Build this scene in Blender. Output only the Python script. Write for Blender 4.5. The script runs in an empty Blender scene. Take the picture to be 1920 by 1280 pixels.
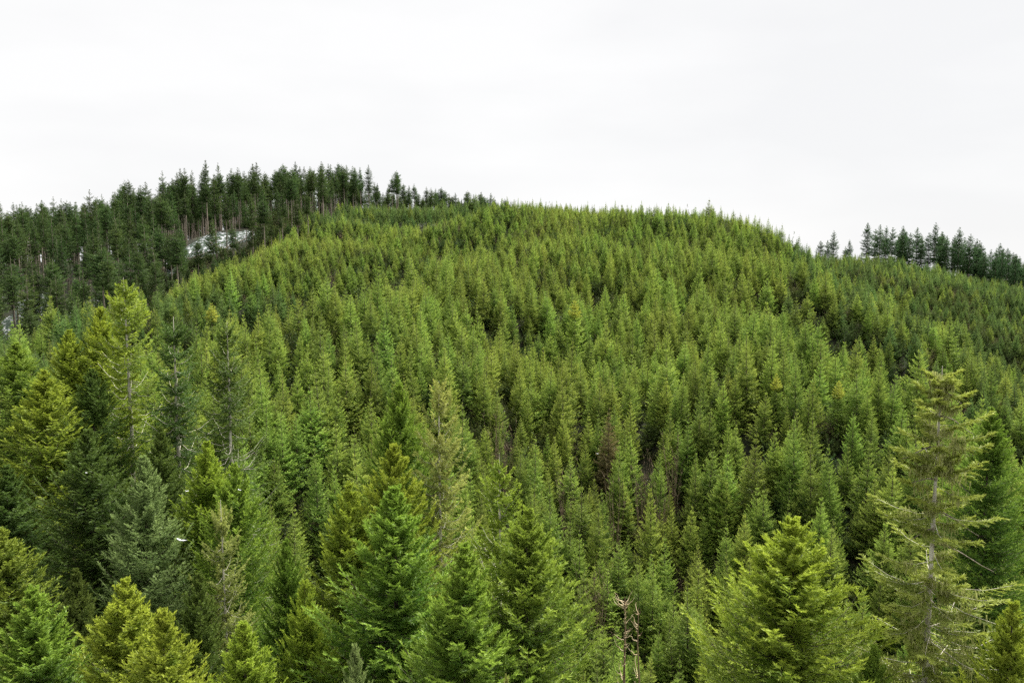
import bpy, math, random
import numpy as np

# ------------------------------------------------------------------ camera, sky, sun, exposure
scene = bpy.context.scene
FPX, CX, CY = 1507.0, 960.0, 640.0          # focal length and centre in photograph pixels (1920 x 1280)
PITCH = math.radians(-5.5)
CAMZ = 50.0
cam_d = bpy.data.cameras.new('camera')
cam_d.sensor_width = 36.0
cam_d.lens = FPX / 1920.0 * 36.0
cam_d.clip_start, cam_d.clip_end = 0.5, 30000.0
cam = bpy.data.objects.new('camera', cam_d)
cam.location = (0, 0, CAMZ)
cam.rotation_euler = (math.pi / 2 + PITCH, 0, 0)
scene.collection.objects.link(cam)
scene.camera = cam

SUN_EL, SUN_AZ = math.radians(60), math.radians(52)     # azimuth clockwise from the view direction (+Y)
world = bpy.data.worlds.new('World')
scene.world = world
world.use_nodes = True
wn, wl = world.node_tree.nodes, world.node_tree.links
wn.clear()
w_out = wn.new('ShaderNodeOutputWorld')
w_bg = wn.new('ShaderNodeBackground'); w_bg.inputs['Strength'].default_value = 0.1
w_sky = wn.new('ShaderNodeTexSky'); w_sky.sky_type = 'NISHITA'; w_sky.sun_disc = False
w_sky.sun_elevation = SUN_EL; w_sky.sun_rotation = SUN_AZ
w_tc = wn.new('ShaderNodeTexCoord')
w_map = wn.new('ShaderNodeMapping'); w_map.inputs['Scale'].default_value = (1.0, 1.0, 3.2)
w_map.inputs['Location'].default_value = (0.35, 0.2, 0.1)
w_n = wn.new('ShaderNodeTexNoise')
w_n.inputs['Scale'].default_value = 1.9; w_n.inputs['Detail'].default_value = 5.0; w_n.inputs['Roughness'].default_value = 0.48
w_cr = wn.new('ShaderNodeValToRGB')
w_cr.color_ramp.elements[0].position = 0.38; w_cr.color_ramp.elements[0].color = (1.04, 1.042, 1.047, 1)
w_cr.color_ramp.elements[1].position = 0.60; w_cr.color_ramp.elements[1].color = (1.135, 1.132, 1.129, 1)
w_mix = wn.new('ShaderNodeMix'); w_mix.data_type = 'RGBA'; w_mix.inputs['Factor'].default_value = 0.995
wl.new(w_tc.outputs['Generated'], w_map.inputs['Vector'])
wl.new(w_map.outputs['Vector'], w_n.inputs['Vector'])
wl.new(w_n.outputs['Fac'], w_cr.inputs['Fac'])
wl.new(w_sky.outputs['Color'], w_mix.inputs[6])
wl.new(w_cr.outputs['Color'], w_mix.inputs[7])
wl.new(w_mix.outputs[2], w_bg.inputs['Color'])
wl.new(w_bg.outputs['Background'], w_out.inputs['Surface'])

sun_d = bpy.data.lights.new('sun', 'SUN')
sun_d.energy = 1.5; sun_d.angle = math.radians(30); sun_d.color = (1.0, 0.96, 0.88)
sun = bpy.data.objects.new('sun', sun_d)
sun.rotation_euler = (math.pi / 2 - SUN_EL, 0, math.pi - SUN_AZ)
sun.location = (100, 50, 200)
scene.collection.objects.link(sun)

scene.view_settings.view_transform = 'Standard'
scene.view_settings.look = 'None'
scene.view_settings.exposure = 3.12
scene.view_settings.gamma = 1.0
scene.view_settings.use_curve_mapping = False
scene.render.engine = 'CYCLES'
cy = scene.cycles
cy.max_bounces = 6; cy.diffuse_bounces = 4; cy.glossy_bounces = 2; cy.transmission_bounces = 4; cy.volume_bounces = 1
cy.use_denoising = False
cy.use_adaptive_sampling = True; cy.adaptive_threshold = 0.01

C = scene.collection
rng = np.random.default_rng(7)
random.seed(7)

# ------------------------------------------------------------------ helpers
def tag(o, label=None, cat=None, group=None, kind=None):
    if label: o['label'] = label
    if cat: o['category'] = cat
    if group: o['group'] = group
    if kind: o['kind'] = kind
    return o

def empty(name, loc, rz=0.0, scale=(1, 1, 1)):
    o = bpy.data.objects.new(name, None)
    o.empty_display_size = 0.5
    o.location = loc; o.rotation_euler = (0, 0, rz); o.scale = scale
    C.objects.link(o)
    return o

def child(name, me, parent, mats=None):
    o = bpy.data.objects.new(name, me)
    o.parent = parent
    C.objects.link(o)
    if mats:
        for i, m in enumerate(mats):
            if m is not None:
                o.material_slots[i].link = 'OBJECT'
                o.material_slots[i].material = m
    return o

def mesh_from(name, V, polys_list, mats, attr=None):
    """polys_list: list of (faces array n x k, material index)."""
    me = bpy.data.meshes.new(name)
    V = np.asarray(V, np.float32)
    me.vertices.add(len(V)); me.vertices.foreach_set('co', V.ravel())
    loops = np.concatenate([f.ravel() for f, _ in polys_list]).astype(np.int32)
    sizes = np.concatenate([np.full(len(f), f.shape[1], np.int32) for f, _ in polys_list])
    mi = np.concatenate([np.full(len(f), m, np.int32) for f, m in polys_list])
    me.loops.add(len(loops)); me.loops.foreach_set('vertex_index', loops)
    me.polygons.add(len(sizes))
    starts = np.concatenate([[0], np.cumsum(sizes)[:-1]]).astype(np.int32)
    me.polygons.foreach_set('loop_start', starts)
    me.polygons.foreach_set('material_index', mi)
    for m in mats: me.materials.append(m)
    if attr is not None:
        a = me.attributes.new('fresh', 'FLOAT', 'POINT')
        a.data.foreach_set('value', np.asarray(attr, np.float32))
    me.update(calc_edges=True)
    return me

def ray(px, py, D):
    """world point whose forward distance (world Y) is D and that shows at photograph pixel px, py"""
    px = np.asarray(px, float); py = np.asarray(py, float)
    u, v = (px - CX) / FPX, (CY - py) / FPX
    fy = math.cos(PITCH) - v * math.sin(PITCH)
    fz = math.sin(PITCH) + v * math.cos(PITCH)
    return u / fy * D, np.asarray(D, float) + 0 * px, CAMZ + fz / fy * D

def project(x, y, z):
    dz = z - CAMZ
    fwd = y * math.cos(PITCH) + dz * math.sin(PITCH)
    up = -y * math.sin(PITCH) + dz * math.cos(PITCH)
    return CX + FPX * x / fwd, CY - FPX * up / fwd, fwd

# ------------------------------------------------------------------ materials
def nt(name):
    m = bpy.data.materials.new(name); m.use_nodes = True
    n, l = m.node_tree.nodes, m.node_tree.links
    n.clear()
    return m, n, l

def needle_material(name, deep, fresh, hue_var=0.03, val_var=0.35, transl=0.32, patch=None):
    m, n, l = nt(name)
    out = n.new('ShaderNodeOutputMaterial')
    at = n.new('ShaderNodeAttribute'); at.attribute_name = 'fresh'
    mix = n.new('ShaderNodeMix'); mix.data_type = 'RGBA'
    mix.inputs[6].default_value = (*deep, 1); mix.inputs[7].default_value = (*fresh, 1)
    oi = n.new('ShaderNodeObjectInfo')
    # large drifts of tone from place to place on the hill
    vs = n.new('ShaderNodeVectorMath'); vs.operation = 'SCALE'; vs.inputs['Scale'].default_value = 0.03
    l.new(oi.outputs['Location'], vs.inputs[0])
    nz = n.new('ShaderNodeTexNoise'); nz.inputs['Scale'].default_value = 1.0; nz.inputs['Detail'].default_value = 3
    l.new(vs.outputs['Vector'], nz.inputs['Vector'])
    # fine mottling along the boughs
    tc = n.new('ShaderNodeTexCoord')
    nf = n.new('ShaderNodeTexNoise'); nf.inputs['Scale'].default_value = 1.6; nf.inputs['Detail'].default_value = 2
    l.new(tc.outputs['Object'], nf.inputs['Vector'])
    l.new(at.outputs['Fac'], mix.inputs['Factor'])
    hsv = n.new('ShaderNodeHueSaturation')
    mh = n.new('ShaderNodeMath'); mh.operation = 'MULTIPLY_ADD'
    mh.inputs[1].default_value = hue_var; mh.inputs[2].default_value = 0.5 - hue_var * 0.62
    l.new(oi.outputs['Random'], mh.inputs[0])
    mh2 = n.new('ShaderNodeMath'); mh2.operation = 'MULTIPLY_ADD'
    mh2.inputs[1].default_value = hue_var * 1.6
    l.new(nz.outputs['Fac'], mh2.inputs[0])
    mh3 = n.new('ShaderNodeMath'); mh3.operation = 'SUBTRACT'; mh3.inputs[1].default_value = hue_var * 0.8
    l.new(mh.outputs[0], mh3.inputs[0]); l.new(mh3.outputs[0], mh2.inputs[2])
    l.new(mh2.outputs[0], hsv.inputs['Hue'])
    # value: another hash of the tree's random number, plus the mottling
    h = n.new('ShaderNodeMath'); h.operation = 'MULTIPLY'; h.inputs[1].default_value = 37.77
    fr = n.new('ShaderNodeMath'); fr.operation = 'FRACT'
    l.new(oi.outputs['Random'], h.inputs[0]); l.new(h.outputs[0], fr.inputs[0])
    v1 = n.new('ShaderNodeMath'); v1.operation = 'MULTIPLY_ADD'; v1.inputs[1].default_value = val_var; v1.inputs[2].default_value = 1 - val_var * 0.5 - 0.2
    l.new(fr.outputs[0], v1.inputs[0])
    v2 = n.new('ShaderNodeMath'); v2.operation = 'MULTIPLY_ADD'; v2.inputs[1].default_value = 0.4
    l.new(nf.outputs['Fac'], v2.inputs[0]); l.new(v1.outputs[0], v2.inputs[2])
    l.new(v2.outputs[0], hsv.inputs['Value'])
    l.new(mix.outputs[2], hsv.inputs['Color'])
    df = n.new('ShaderNodeBsdfDiffuse'); df.inputs['Roughness'].default_value = 0.4
    tr = n.new('ShaderNodeBsdfTranslucent')
    gl = n.new('ShaderNodeBsdfGlossy'); gl.inputs['Roughness'].default_value = 0.5
    gl.inputs['Color'].default_value = (0.9, 0.95, 0.9, 1)
    l.new(hsv.outputs['Color'], df.inputs['Color']); l.new(hsv.outputs['Color'], tr.inputs['Color'])
    ms = n.new('ShaderNodeMixShader'); ms.inputs['Fac'].default_value = transl
    l.new(df.outputs[0], ms.inputs[1]); l.new(tr.outputs[0], ms.inputs[2])
    mg = n.new('ShaderNodeMixShader'); mg.inputs['Fac'].default_value = 0.015
    l.new(ms.outputs[0], mg.inputs[1]); l.new(gl.outputs[0], mg.inputs[2])
    l.new(mg.outputs[0], out.inputs['Surface'])
    return m

def bark_material(name, c1, c2, scale=6.0):
    m, n, l = nt(name)
    out = n.new('ShaderNodeOutputMaterial')
    b = n.new('ShaderNodeBsdfPrincipled'); b.inputs['Roughness'].default_value = 0.9
    tc = n.new('ShaderNodeTexCoord'); mp = n.new('ShaderNodeMapping'); mp.inputs['Scale'].default_value = (scale, scale, scale * 0.3)
    nz = n.new('ShaderNodeTexNoise'); nz.inputs['Detail'].default_value = 6; nz.inputs['Scale'].default_value = 1.0
    cr = n.new('ShaderNodeValToRGB')
    cr.color_ramp.elements[0].position = 0.35; cr.color_ramp.elements[0].color = (*c1, 1)
    cr.color_ramp.elements[1].position = 0.65; cr.color_ramp.elements[1].color = (*c2, 1)
    bp = n.new('ShaderNodeBump'); bp.inputs['Strength'].default_value = 0.6; bp.inputs['Distance'].default_value = 0.03
    l.new(tc.outputs['Object'], mp.inputs['Vector']); l.new(mp.outputs['Vector'], nz.inputs['Vector'])
    l.new(nz.outputs['Fac'], cr.inputs['Fac']); l.new(cr.outputs['Color'], b.inputs['Base Color'])
    l.new(nz.outputs['Fac'], bp.inputs['Height']); l.new(bp.outputs['Normal'], b.inputs['Normal'])
    l.new(b.outputs[0], out.inputs['Surface'])
    return m

M = {}
M['young'] = needle_material('young_fir_needles', (0.050, 0.125, 0.012), (0.410, 0.520, 0.098), 0.030, 0.50)
M['young_cool_shaded'] = needle_material('cool_shaded_young_needles', (0.034, 0.090, 0.018), (0.225, 0.330, 0.085), 0.024, 0.45)  # cooler far-fold green, with gully shade painted into the needle colour
M['yellow_top'] = needle_material('yellowed_needles', (0.26, 0.29, 0.035), (0.50, 0.53, 0.085), 0.005, 0.1)
M['brown_needle'] = needle_material('dying_brown_needles', (0.10, 0.095, 0.03), (0.26, 0.225, 0.09), 0.02, 0.3)
M['mature'] = needle_material('mature_fir_needles', (0.042, 0.112, 0.010), (0.300, 0.430, 0.058), 0.03, 0.30)
M['mature_yellow'] = needle_material('yellow_green_fir_needles', (0.075, 0.145, 0.010), (0.420, 0.510, 0.060), 0.02, 0.2)
M['mature_dark'] = needle_material('deep_green_fir_needles', (0.045, 0.090, 0.014), (0.150, 0.220, 0.042), 0.03, 0.3)
M['lichen'] = needle_material('lichen_grey_green_needles', (0.130, 0.170, 0.035), (0.480, 0.520, 0.140), 0.02, 0.2)
M['silver'] = needle_material('silvery_green_needles', (0.085, 0.140, 0.035), (0.340, 0.430, 0.150), 0.02, 0.2)
M['forest'] = needle_material('old_forest_needles', (0.028, 0.066, 0.016), (0.095, 0.150, 0.038), 0.03, 0.45)
M['ridge'] = needle_material('ridge_conifer_needles', (0.026, 0.070, 0.024), (0.090, 0.165, 0.060), 0.02, 0.35)
M['mossy'] = needle_material('moss_grown_needles', (0.100, 0.155, 0.020), (0.420, 0.510, 0.095), 0.02, 0.2)
M['moss'] = needle_material('hanging_beard_moss', (0.30, 0.33, 0.10), (0.48, 0.50, 0.20), 0.02, 0.2)
M['bark'] = bark_material('grey_brown_bark', (0.10, 0.08, 0.06), (0.28, 0.24, 0.19))
M['bark_pale'] = bark_material('pale_lichen_bark', (0.36, 0.33, 0.26), (0.66, 0.63, 0.53), 4.0)
M['bark_dark'] = bark_material('dark_branch_bark', (0.05, 0.038, 0.028), (0.12, 0.095, 0.07))
M['twig'] = bark_material('bare_reddish_twigs', (0.10, 0.07, 0.045), (0.24, 0.18, 0.12), 10)
M['snag'] = bark_material('brown_snag_wood', (0.09, 0.055, 0.03), (0.26, 0.19, 0.11), 5)
M['deadwood'] = bark_material('bleached_dead_wood', (0.26, 0.19, 0.10), (0.55, 0.46, 0.30), 5)

def ground_material():
    m, n, l = nt('forest_floor')
    out = n.new('ShaderNodeOutputMaterial')
    b = n.new('ShaderNodeBsdfPrincipled'); b.inputs['Roughness'].default_value = 0.95
    tc = n.new('ShaderNodeTexCoord')
    nz = n.new('ShaderNodeTexNoise'); nz.inputs['Scale'].default_value = 0.6; nz.inputs['Detail'].default_value = 8
    cr = n.new('ShaderNodeValToRGB')
    cr.color_ramp.elements[0].position = 0.35; cr.color_ramp.elements[0].color = (0.012, 0.012, 0.006, 1)
    cr.color_ramp.elements[1].position = 0.7; cr.color_ramp.elements[1].color = (0.036, 0.028, 0.015, 1)
    e = cr.color_ramp.elements.new(0.5); e.color = (0.018, 0.024, 0.009, 1)
    bp = n.new('ShaderNodeBump'); bp.inputs['Strength'].default_value = 0.8; bp.inputs['Distance'].default_value = 0.4
    l.new(tc.outputs['Object'], nz.inputs['Vector']); l.new(nz.outputs['Fac'], cr.inputs['Fac'])
    l.new(cr.outputs['Color'], b.inputs['Base Color']); l.new(nz.outputs['Fac'], bp.inputs['Height'])
    l.new(bp.outputs['Normal'], b.inputs['Normal']); l.new(b.outputs[0], out.inputs['Surface'])
    return m
M['ground'] = ground_material()

def snow_material():
    m, n, l = nt('old_snow')
    out = n.new('ShaderNodeOutputMaterial')
    b = n.new('ShaderNodeBsdfPrincipled'); b.inputs['Roughness'].default_value = 0.7
    tc = n.new('ShaderNodeTexCoord')
    nz = n.new('ShaderNodeTexNoise'); nz.inputs['Scale'].default_value = 0.8; nz.inputs['Detail'].default_value = 8; nz.inputs['Roughness'].default_value = 0.7
    cr = n.new('ShaderNodeValToRGB')
    cr.color_ramp.elements[0].position = 0.51; cr.color_ramp.elements[0].color = (0.03, 0.055, 0.035, 1)
    cr.color_ramp.elements[1].position = 0.58; cr.color_ramp.elements[1].color = (0.46, 0.47, 0.50, 1)
    l.new(tc.outputs['Object'], nz.inputs['Vector']); l.new(nz.outputs['Fac'], cr.inputs['Fac'])
    l.new(cr.outputs['Color'], b.inputs['Base Color']); l.new(b.outputs[0], out.inputs['Surface'])
    return m
M['snow'] = snow_material()
m_, n_, l_ = nt('fresh_snow')
o_ = n_.new('ShaderNodeOutputMaterial'); b_ = n_.new('ShaderNodeBsdfPrincipled')
b_.inputs['Base Color'].default_value = (0.6, 0.61, 0.63, 1); b_.inputs['Roughness'].default_value = 0.6
l_.new(b_.outputs[0], o_.inputs['Surface']); M['snow_clean'] = m_

# ------------------------------------------------------------------ terrain
# (px, py of the canopy top in the photograph, distance, canopy height above the ground)
CP = []
def cp(px, py, D, h): 
    x, y, z = ray(px, py, D); CP.append((float(x), float(y), float(z) - h * float(np.interp(D, [150, 210], [1.18, 0.92]))))
def cz(x, y, z): CP.append((x, y, z))
# middle of the main hill
for px, ps in {
    700:  [(1150, 90, 10), (950, 100, 10), (780, 111, 10), (670, 120, 10), (590, 130, 9.5), (562, 140, 9)],
    540:  [(900, 98, 10), (760, 108, 10), (655, 118, 10), (600, 127, 9.5)],
    860:  [(1150, 91, 10), (950, 101, 10), (760, 116, 10), (620, 134, 9.5), (525, 153, 9), (480, 170, 9), (462, 184, 9)],
    1000: [(1200, 90, 10), (1000, 101, 10), (760, 122, 9.5), (600, 152, 9), (500, 180, 8.5), (440, 203, 8)],
    1250: [(1200, 88, 10), (1000, 100, 10), (760, 122, 9.5), (600, 150, 9), (500, 172, 8.5), (430, 196, 8), (402, 214, 8), (389, 240, 8)],
    1450: [(1200, 85, 10), (1000, 95, 10), (760, 111, 9.5), (650, 122, 9.5), (595, 133, 9), (565, 146, 9)],
    1600: [(1000, 92, 10), (800, 104, 10), (700, 113, 10), (655, 121, 9.5)],
}.items():
    for py, D, h in ps: cp(px, py, D, h)
# skyline of the main hill and its back
for px, py, D in [(900, 384, 255), (960, 373, 258), (1080, 372, 252), (1180, 377, 246), (1300, 381, 240), (1360, 386, 236), (1425, 411, 224), (1480, 442, 212)]:
    cp(px, py, D, 8)
for px, D, z in [(1080, 300, 55), (1250, 290, 52), (1400, 275, 44), (1000, 330, 52)]:
    x, y, _ = ray(px, 500, D); cz(float(x), float(y), z)
# front spur on the left, and the dip behind it
for px, py, D in [(330, 640, 126), (430, 600, 134), (540, 570, 142), (650, 545, 152), (760, 495, 172), (870, 452, 196)]:
    cp(px, py, D, 9)
for px, D, z in [(300, 143, 11), (430, 152, 12), (500, 157, 14), (560, 162, 16), (660, 172, 20), (760, 190, 27), (860, 214, 39), (600, 185, 23), (500, 178, 20), (700, 197, 29)]:
    x, y, _ = ray(px, 500, D); cz(float(x), float(y), z)
# slope behind the spur, up to the edge of the old forest
for px, py, D in [(-60, 665, 132), (0, 640, 138), (100, 605, 148), (200, 572, 160), (290, 540, 174), (400, 490, 194), (500, 452, 212), (560, 430, 224), (640, 428, 236), (720, 420, 240), (800, 405, 246)]:
    cp(px, py, D, 8.5)
# bluish slope at the very back
for px, py, D in [(660, 400, 290), (740, 384, 305), (820, 379, 310), (930, 382, 310)]:
    cp(px, py, D, 7)
for px, D, z in [(740, 262, 55), (840, 275, 56)]:
    x, y, _ = ray(px, 500, D); cz(float(x), float(y), z)
# old forest on the left
for px, D, z in [(-150, 185, 10), (0, 180, 16), (100, 186, 19), (200, 198, 25), (320, 214, 34), (420, 232, 42), (520, 246, 50),
                 (-150, 225, 18), (40, 225, 23), (60, 262, 36), (-150, 270, 34), (200, 250, 37), (300, 255, 45), (400, 250, 47.5), (400, 262, 52.5), (400, 278, 60), (470, 256, 52), (470, 280, 62), (340, 262, 50), (575, 272, 63),
                 (-150, 330, 48), (50, 330, 48), (200, 330, 52), (350, 335, 58), (480, 340, 64), (620, 345, 69), (720, 350, 68), (800, 420, 66), (950, 430, 66),
                 (-150, 420, 46), (200, 430, 48), (500, 440, 58)]:
    x, y, _ = ray(px, 500, D); cz(float(x), float(y), z)
# right shoulder: front crest, dip, middle crest, dip, right-hand slope
for px, py, D in [(1500, 590, 140), (1580, 628, 132), (1660, 668, 126), (1730, 705, 121), (1830, 780, 113), (1950, 850, 106)]:
    cp(px, py, D, 9)
for px, D, z in [(1480, 159, 26), (1540, 152, 20), (1590, 147, 15), (1660, 142, 11), (1760, 135, 6), (1880, 127, 3)]:
    x, y, _ = ray(px, 500, D); cz(float(x), float(y), z)
for px, py, D in [(1540, 560, 170), (1620, 590, 165), (1720, 640, 158), (1560, 490, 205), (1640, 528, 196), (1730, 572, 186), (1830, 640, 172), (1930, 720, 160)]:
    cp(px, py, D, 8.5)
for px, D, z in [(1540, 238, 31), (1600, 230, 26), (1700, 220, 19), (1800, 210, 14), (1920, 198, 9)]:
    x, y, _ = ray(px, 500, D); cz(float(x), float(y), z)
for px, py, D in [(1700, 555, 242), (1800, 585, 238), (1900, 620, 230), (2000, 660, 220), (1540, 462, 290), (1620, 472, 292), (1700, 484, 290), (1800, 502, 286), (1920, 526, 280), (2050, 570, 275)]:
    cp(px, py, D, 8)
for px, D, z in [(1540, 335, 41), (1650, 335, 42), (1800, 335, 38), (1920, 330, 32), (2100, 330, 26), (1700, 400, 33), (1900, 400, 28)]:
    x, y, _ = ray(px, 500, D); cz(float(x), float(y), z)
# valley below the drone, and its flanks
for x, y, z in [(0, 45, 2), (-30, 45, 3), (30, 45, 3), (-15, 65, 3), (20, 65, 2), (45, 65, 3), (-45, 65, 6), (-50, 85, 13), (-75, 100, 17),
                (0, 10, 4), (-60, 20, 3), (60, 20, 5), (60, 80, 6), (90, 100, 8), (0, -60, 10), (-120, 0, 6), (120, 0, 8), (-200, 150, 12), (-260, 250, 26), (200, 160, 8), (320, 260, 20), (300, 380, 22), (-300, 400, 36)]:
    cz(x, y, z)
CP = np.array(CP)
def _phi(r2): return np.sqrt(r2 + 8.0 ** 2)
_P = CP[:, :2]
_A = _phi(((_P[:, None] - _P[None]) ** 2).sum(-1))
_n = len(CP)
_S = np.zeros((_n + 1, _n + 1))
_S[:_n, :_n] = _A - np.eye(_n) * 1.2
_S[:_n, _n] = 1; _S[_n, :_n] = 1
_W = np.linalg.solve(_S, np.concatenate([CP[:, 2], [0]]))

_wr = np.random.default_rng(12)
WAVES = [(math.cos(a) * 6.28 / w, math.sin(a) * 6.28 / w, p, w * 0.014) for a, w, p in zip(_wr.uniform(0, 6.28, 9), _wr.uniform(17, 48, 9), _wr.uniform(0, 6.28, 9))]

def height(x, y):
    x = np.atleast_1d(np.asarray(x, float)); y = np.atleast_1d(np.asarray(y, float))
    z = np.empty(len(x))
    for i in range(0, len(x), 4000):
        dx = x[i:i + 4000, None] - _P[None, :, 0]; dy = y[i:i + 4000, None] - _P[None, :, 1]
        z[i:i + 4000] = _phi(dx * dx + dy * dy) @ _W[:_n] + _W[_n]
    for ka, kb, ph, am in WAVES: z = z + am * np.sin(ka * x + kb * y + ph)
    r = np.hypot(x, y - 180)
    t = np.clip((r - 330) / 350, 0, 1); t = t * t * (3 - 2 * t)
    far = 12 - 40 * np.clip((r - 500) / 3000, 0, 1)
    z = np.clip(z, -10, 85) * (1 - t) + far * t
    return z

def zat(x, y): return float(height([x], [y])[0])

nU = 190
u = np.linspace(-1, 1, nU)
gx = 5200 * np.sinh(6.0 * u) / math.sinh(6.0)
gy = 180 + 5200 * np.sinh(6.0 * u) / math.sinh(6.0)
GX, GY = np.meshgrid(gx, gy)
GZ = height(GX.ravel(), GY.ravel())
ii = np.arange(nU * nU).reshape(nU, nU)
quads = np.stack([ii[:-1, :-1], ii[:-1, 1:], ii[1:, 1:], ii[1:, :-1]], -1).reshape(-1, 4)
me = mesh_from('terrain', np.stack([GX.ravel(), GY.ravel(), GZ], 1), [(quads, 0)], [M['ground']])
me.polygons.foreach_set('use_smooth', np.ones(len(quads), bool))
terrain = bpy.data.objects.new('terrain', me); C.objects.link(terrain)
tag(terrain, kind='structure')

# ------------------------------------------------------------------ conifer builder
def unit(v): return v / np.maximum(np.linalg.norm(v, axis=-1, keepdims=True), 1e-9)

def tube_rings(path, radii, sides=7):
    path = np.asarray(path, float); k = len(path)
    t = np.gradient(path, axis=0); t = unit(t)
    ref = np.where(np.abs(t[:, 2:3]) > 0.9, np.array([[1.0, 0, 0]]), np.array([[0, 0, 1.0]]))
    a = unit(np.cross(t, ref)); b = np.cross(t, a)
    ang = np.linspace(0, 2 * math.pi, sides, endpoint=False)
    V = path[:, None] + (a[:, None] * np.cos(ang)[None, :, None] + b[:, None] * np.sin(ang)[None, :, None]) * np.asarray(radii)[:, None, None]
    idx = np.arange(k * sides).reshape(k, sides)
    nx = np.roll(idx, -1, 1)
    F = np.stack([idx[:-1], nx[:-1], nx[1:], idx[1:]], -1).reshape(-1, 4)
    return V.reshape(-1, 3), F

def make_trunk(name, r, H, rad, mat, sides=7, wob=0.12, top=0.98, segs=10):
    zz = np.linspace(-0.8, H * top, segs)
    path = np.stack([r.normal(0, wob, segs).cumsum() * 0.35, r.normal(0, wob, segs).cumsum() * 0.35, zz], 1)
    path[:2, :2] = 0
    path[:, :2] *= np.linspace(1, 0.15, segs)[:, None]
    radii = rad * (1 - np.clip(zz / H, 0, 1)) ** 0.8 + rad * 0.05
    radii[0] *= 1.25
    V, F = tube_rings(path, radii, sides)
    me = mesh_from(name, V, [(F, 0)], [mat])
    me.polygons.foreach_set('use_smooth', np.ones(len(F), bool))
    return me

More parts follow.
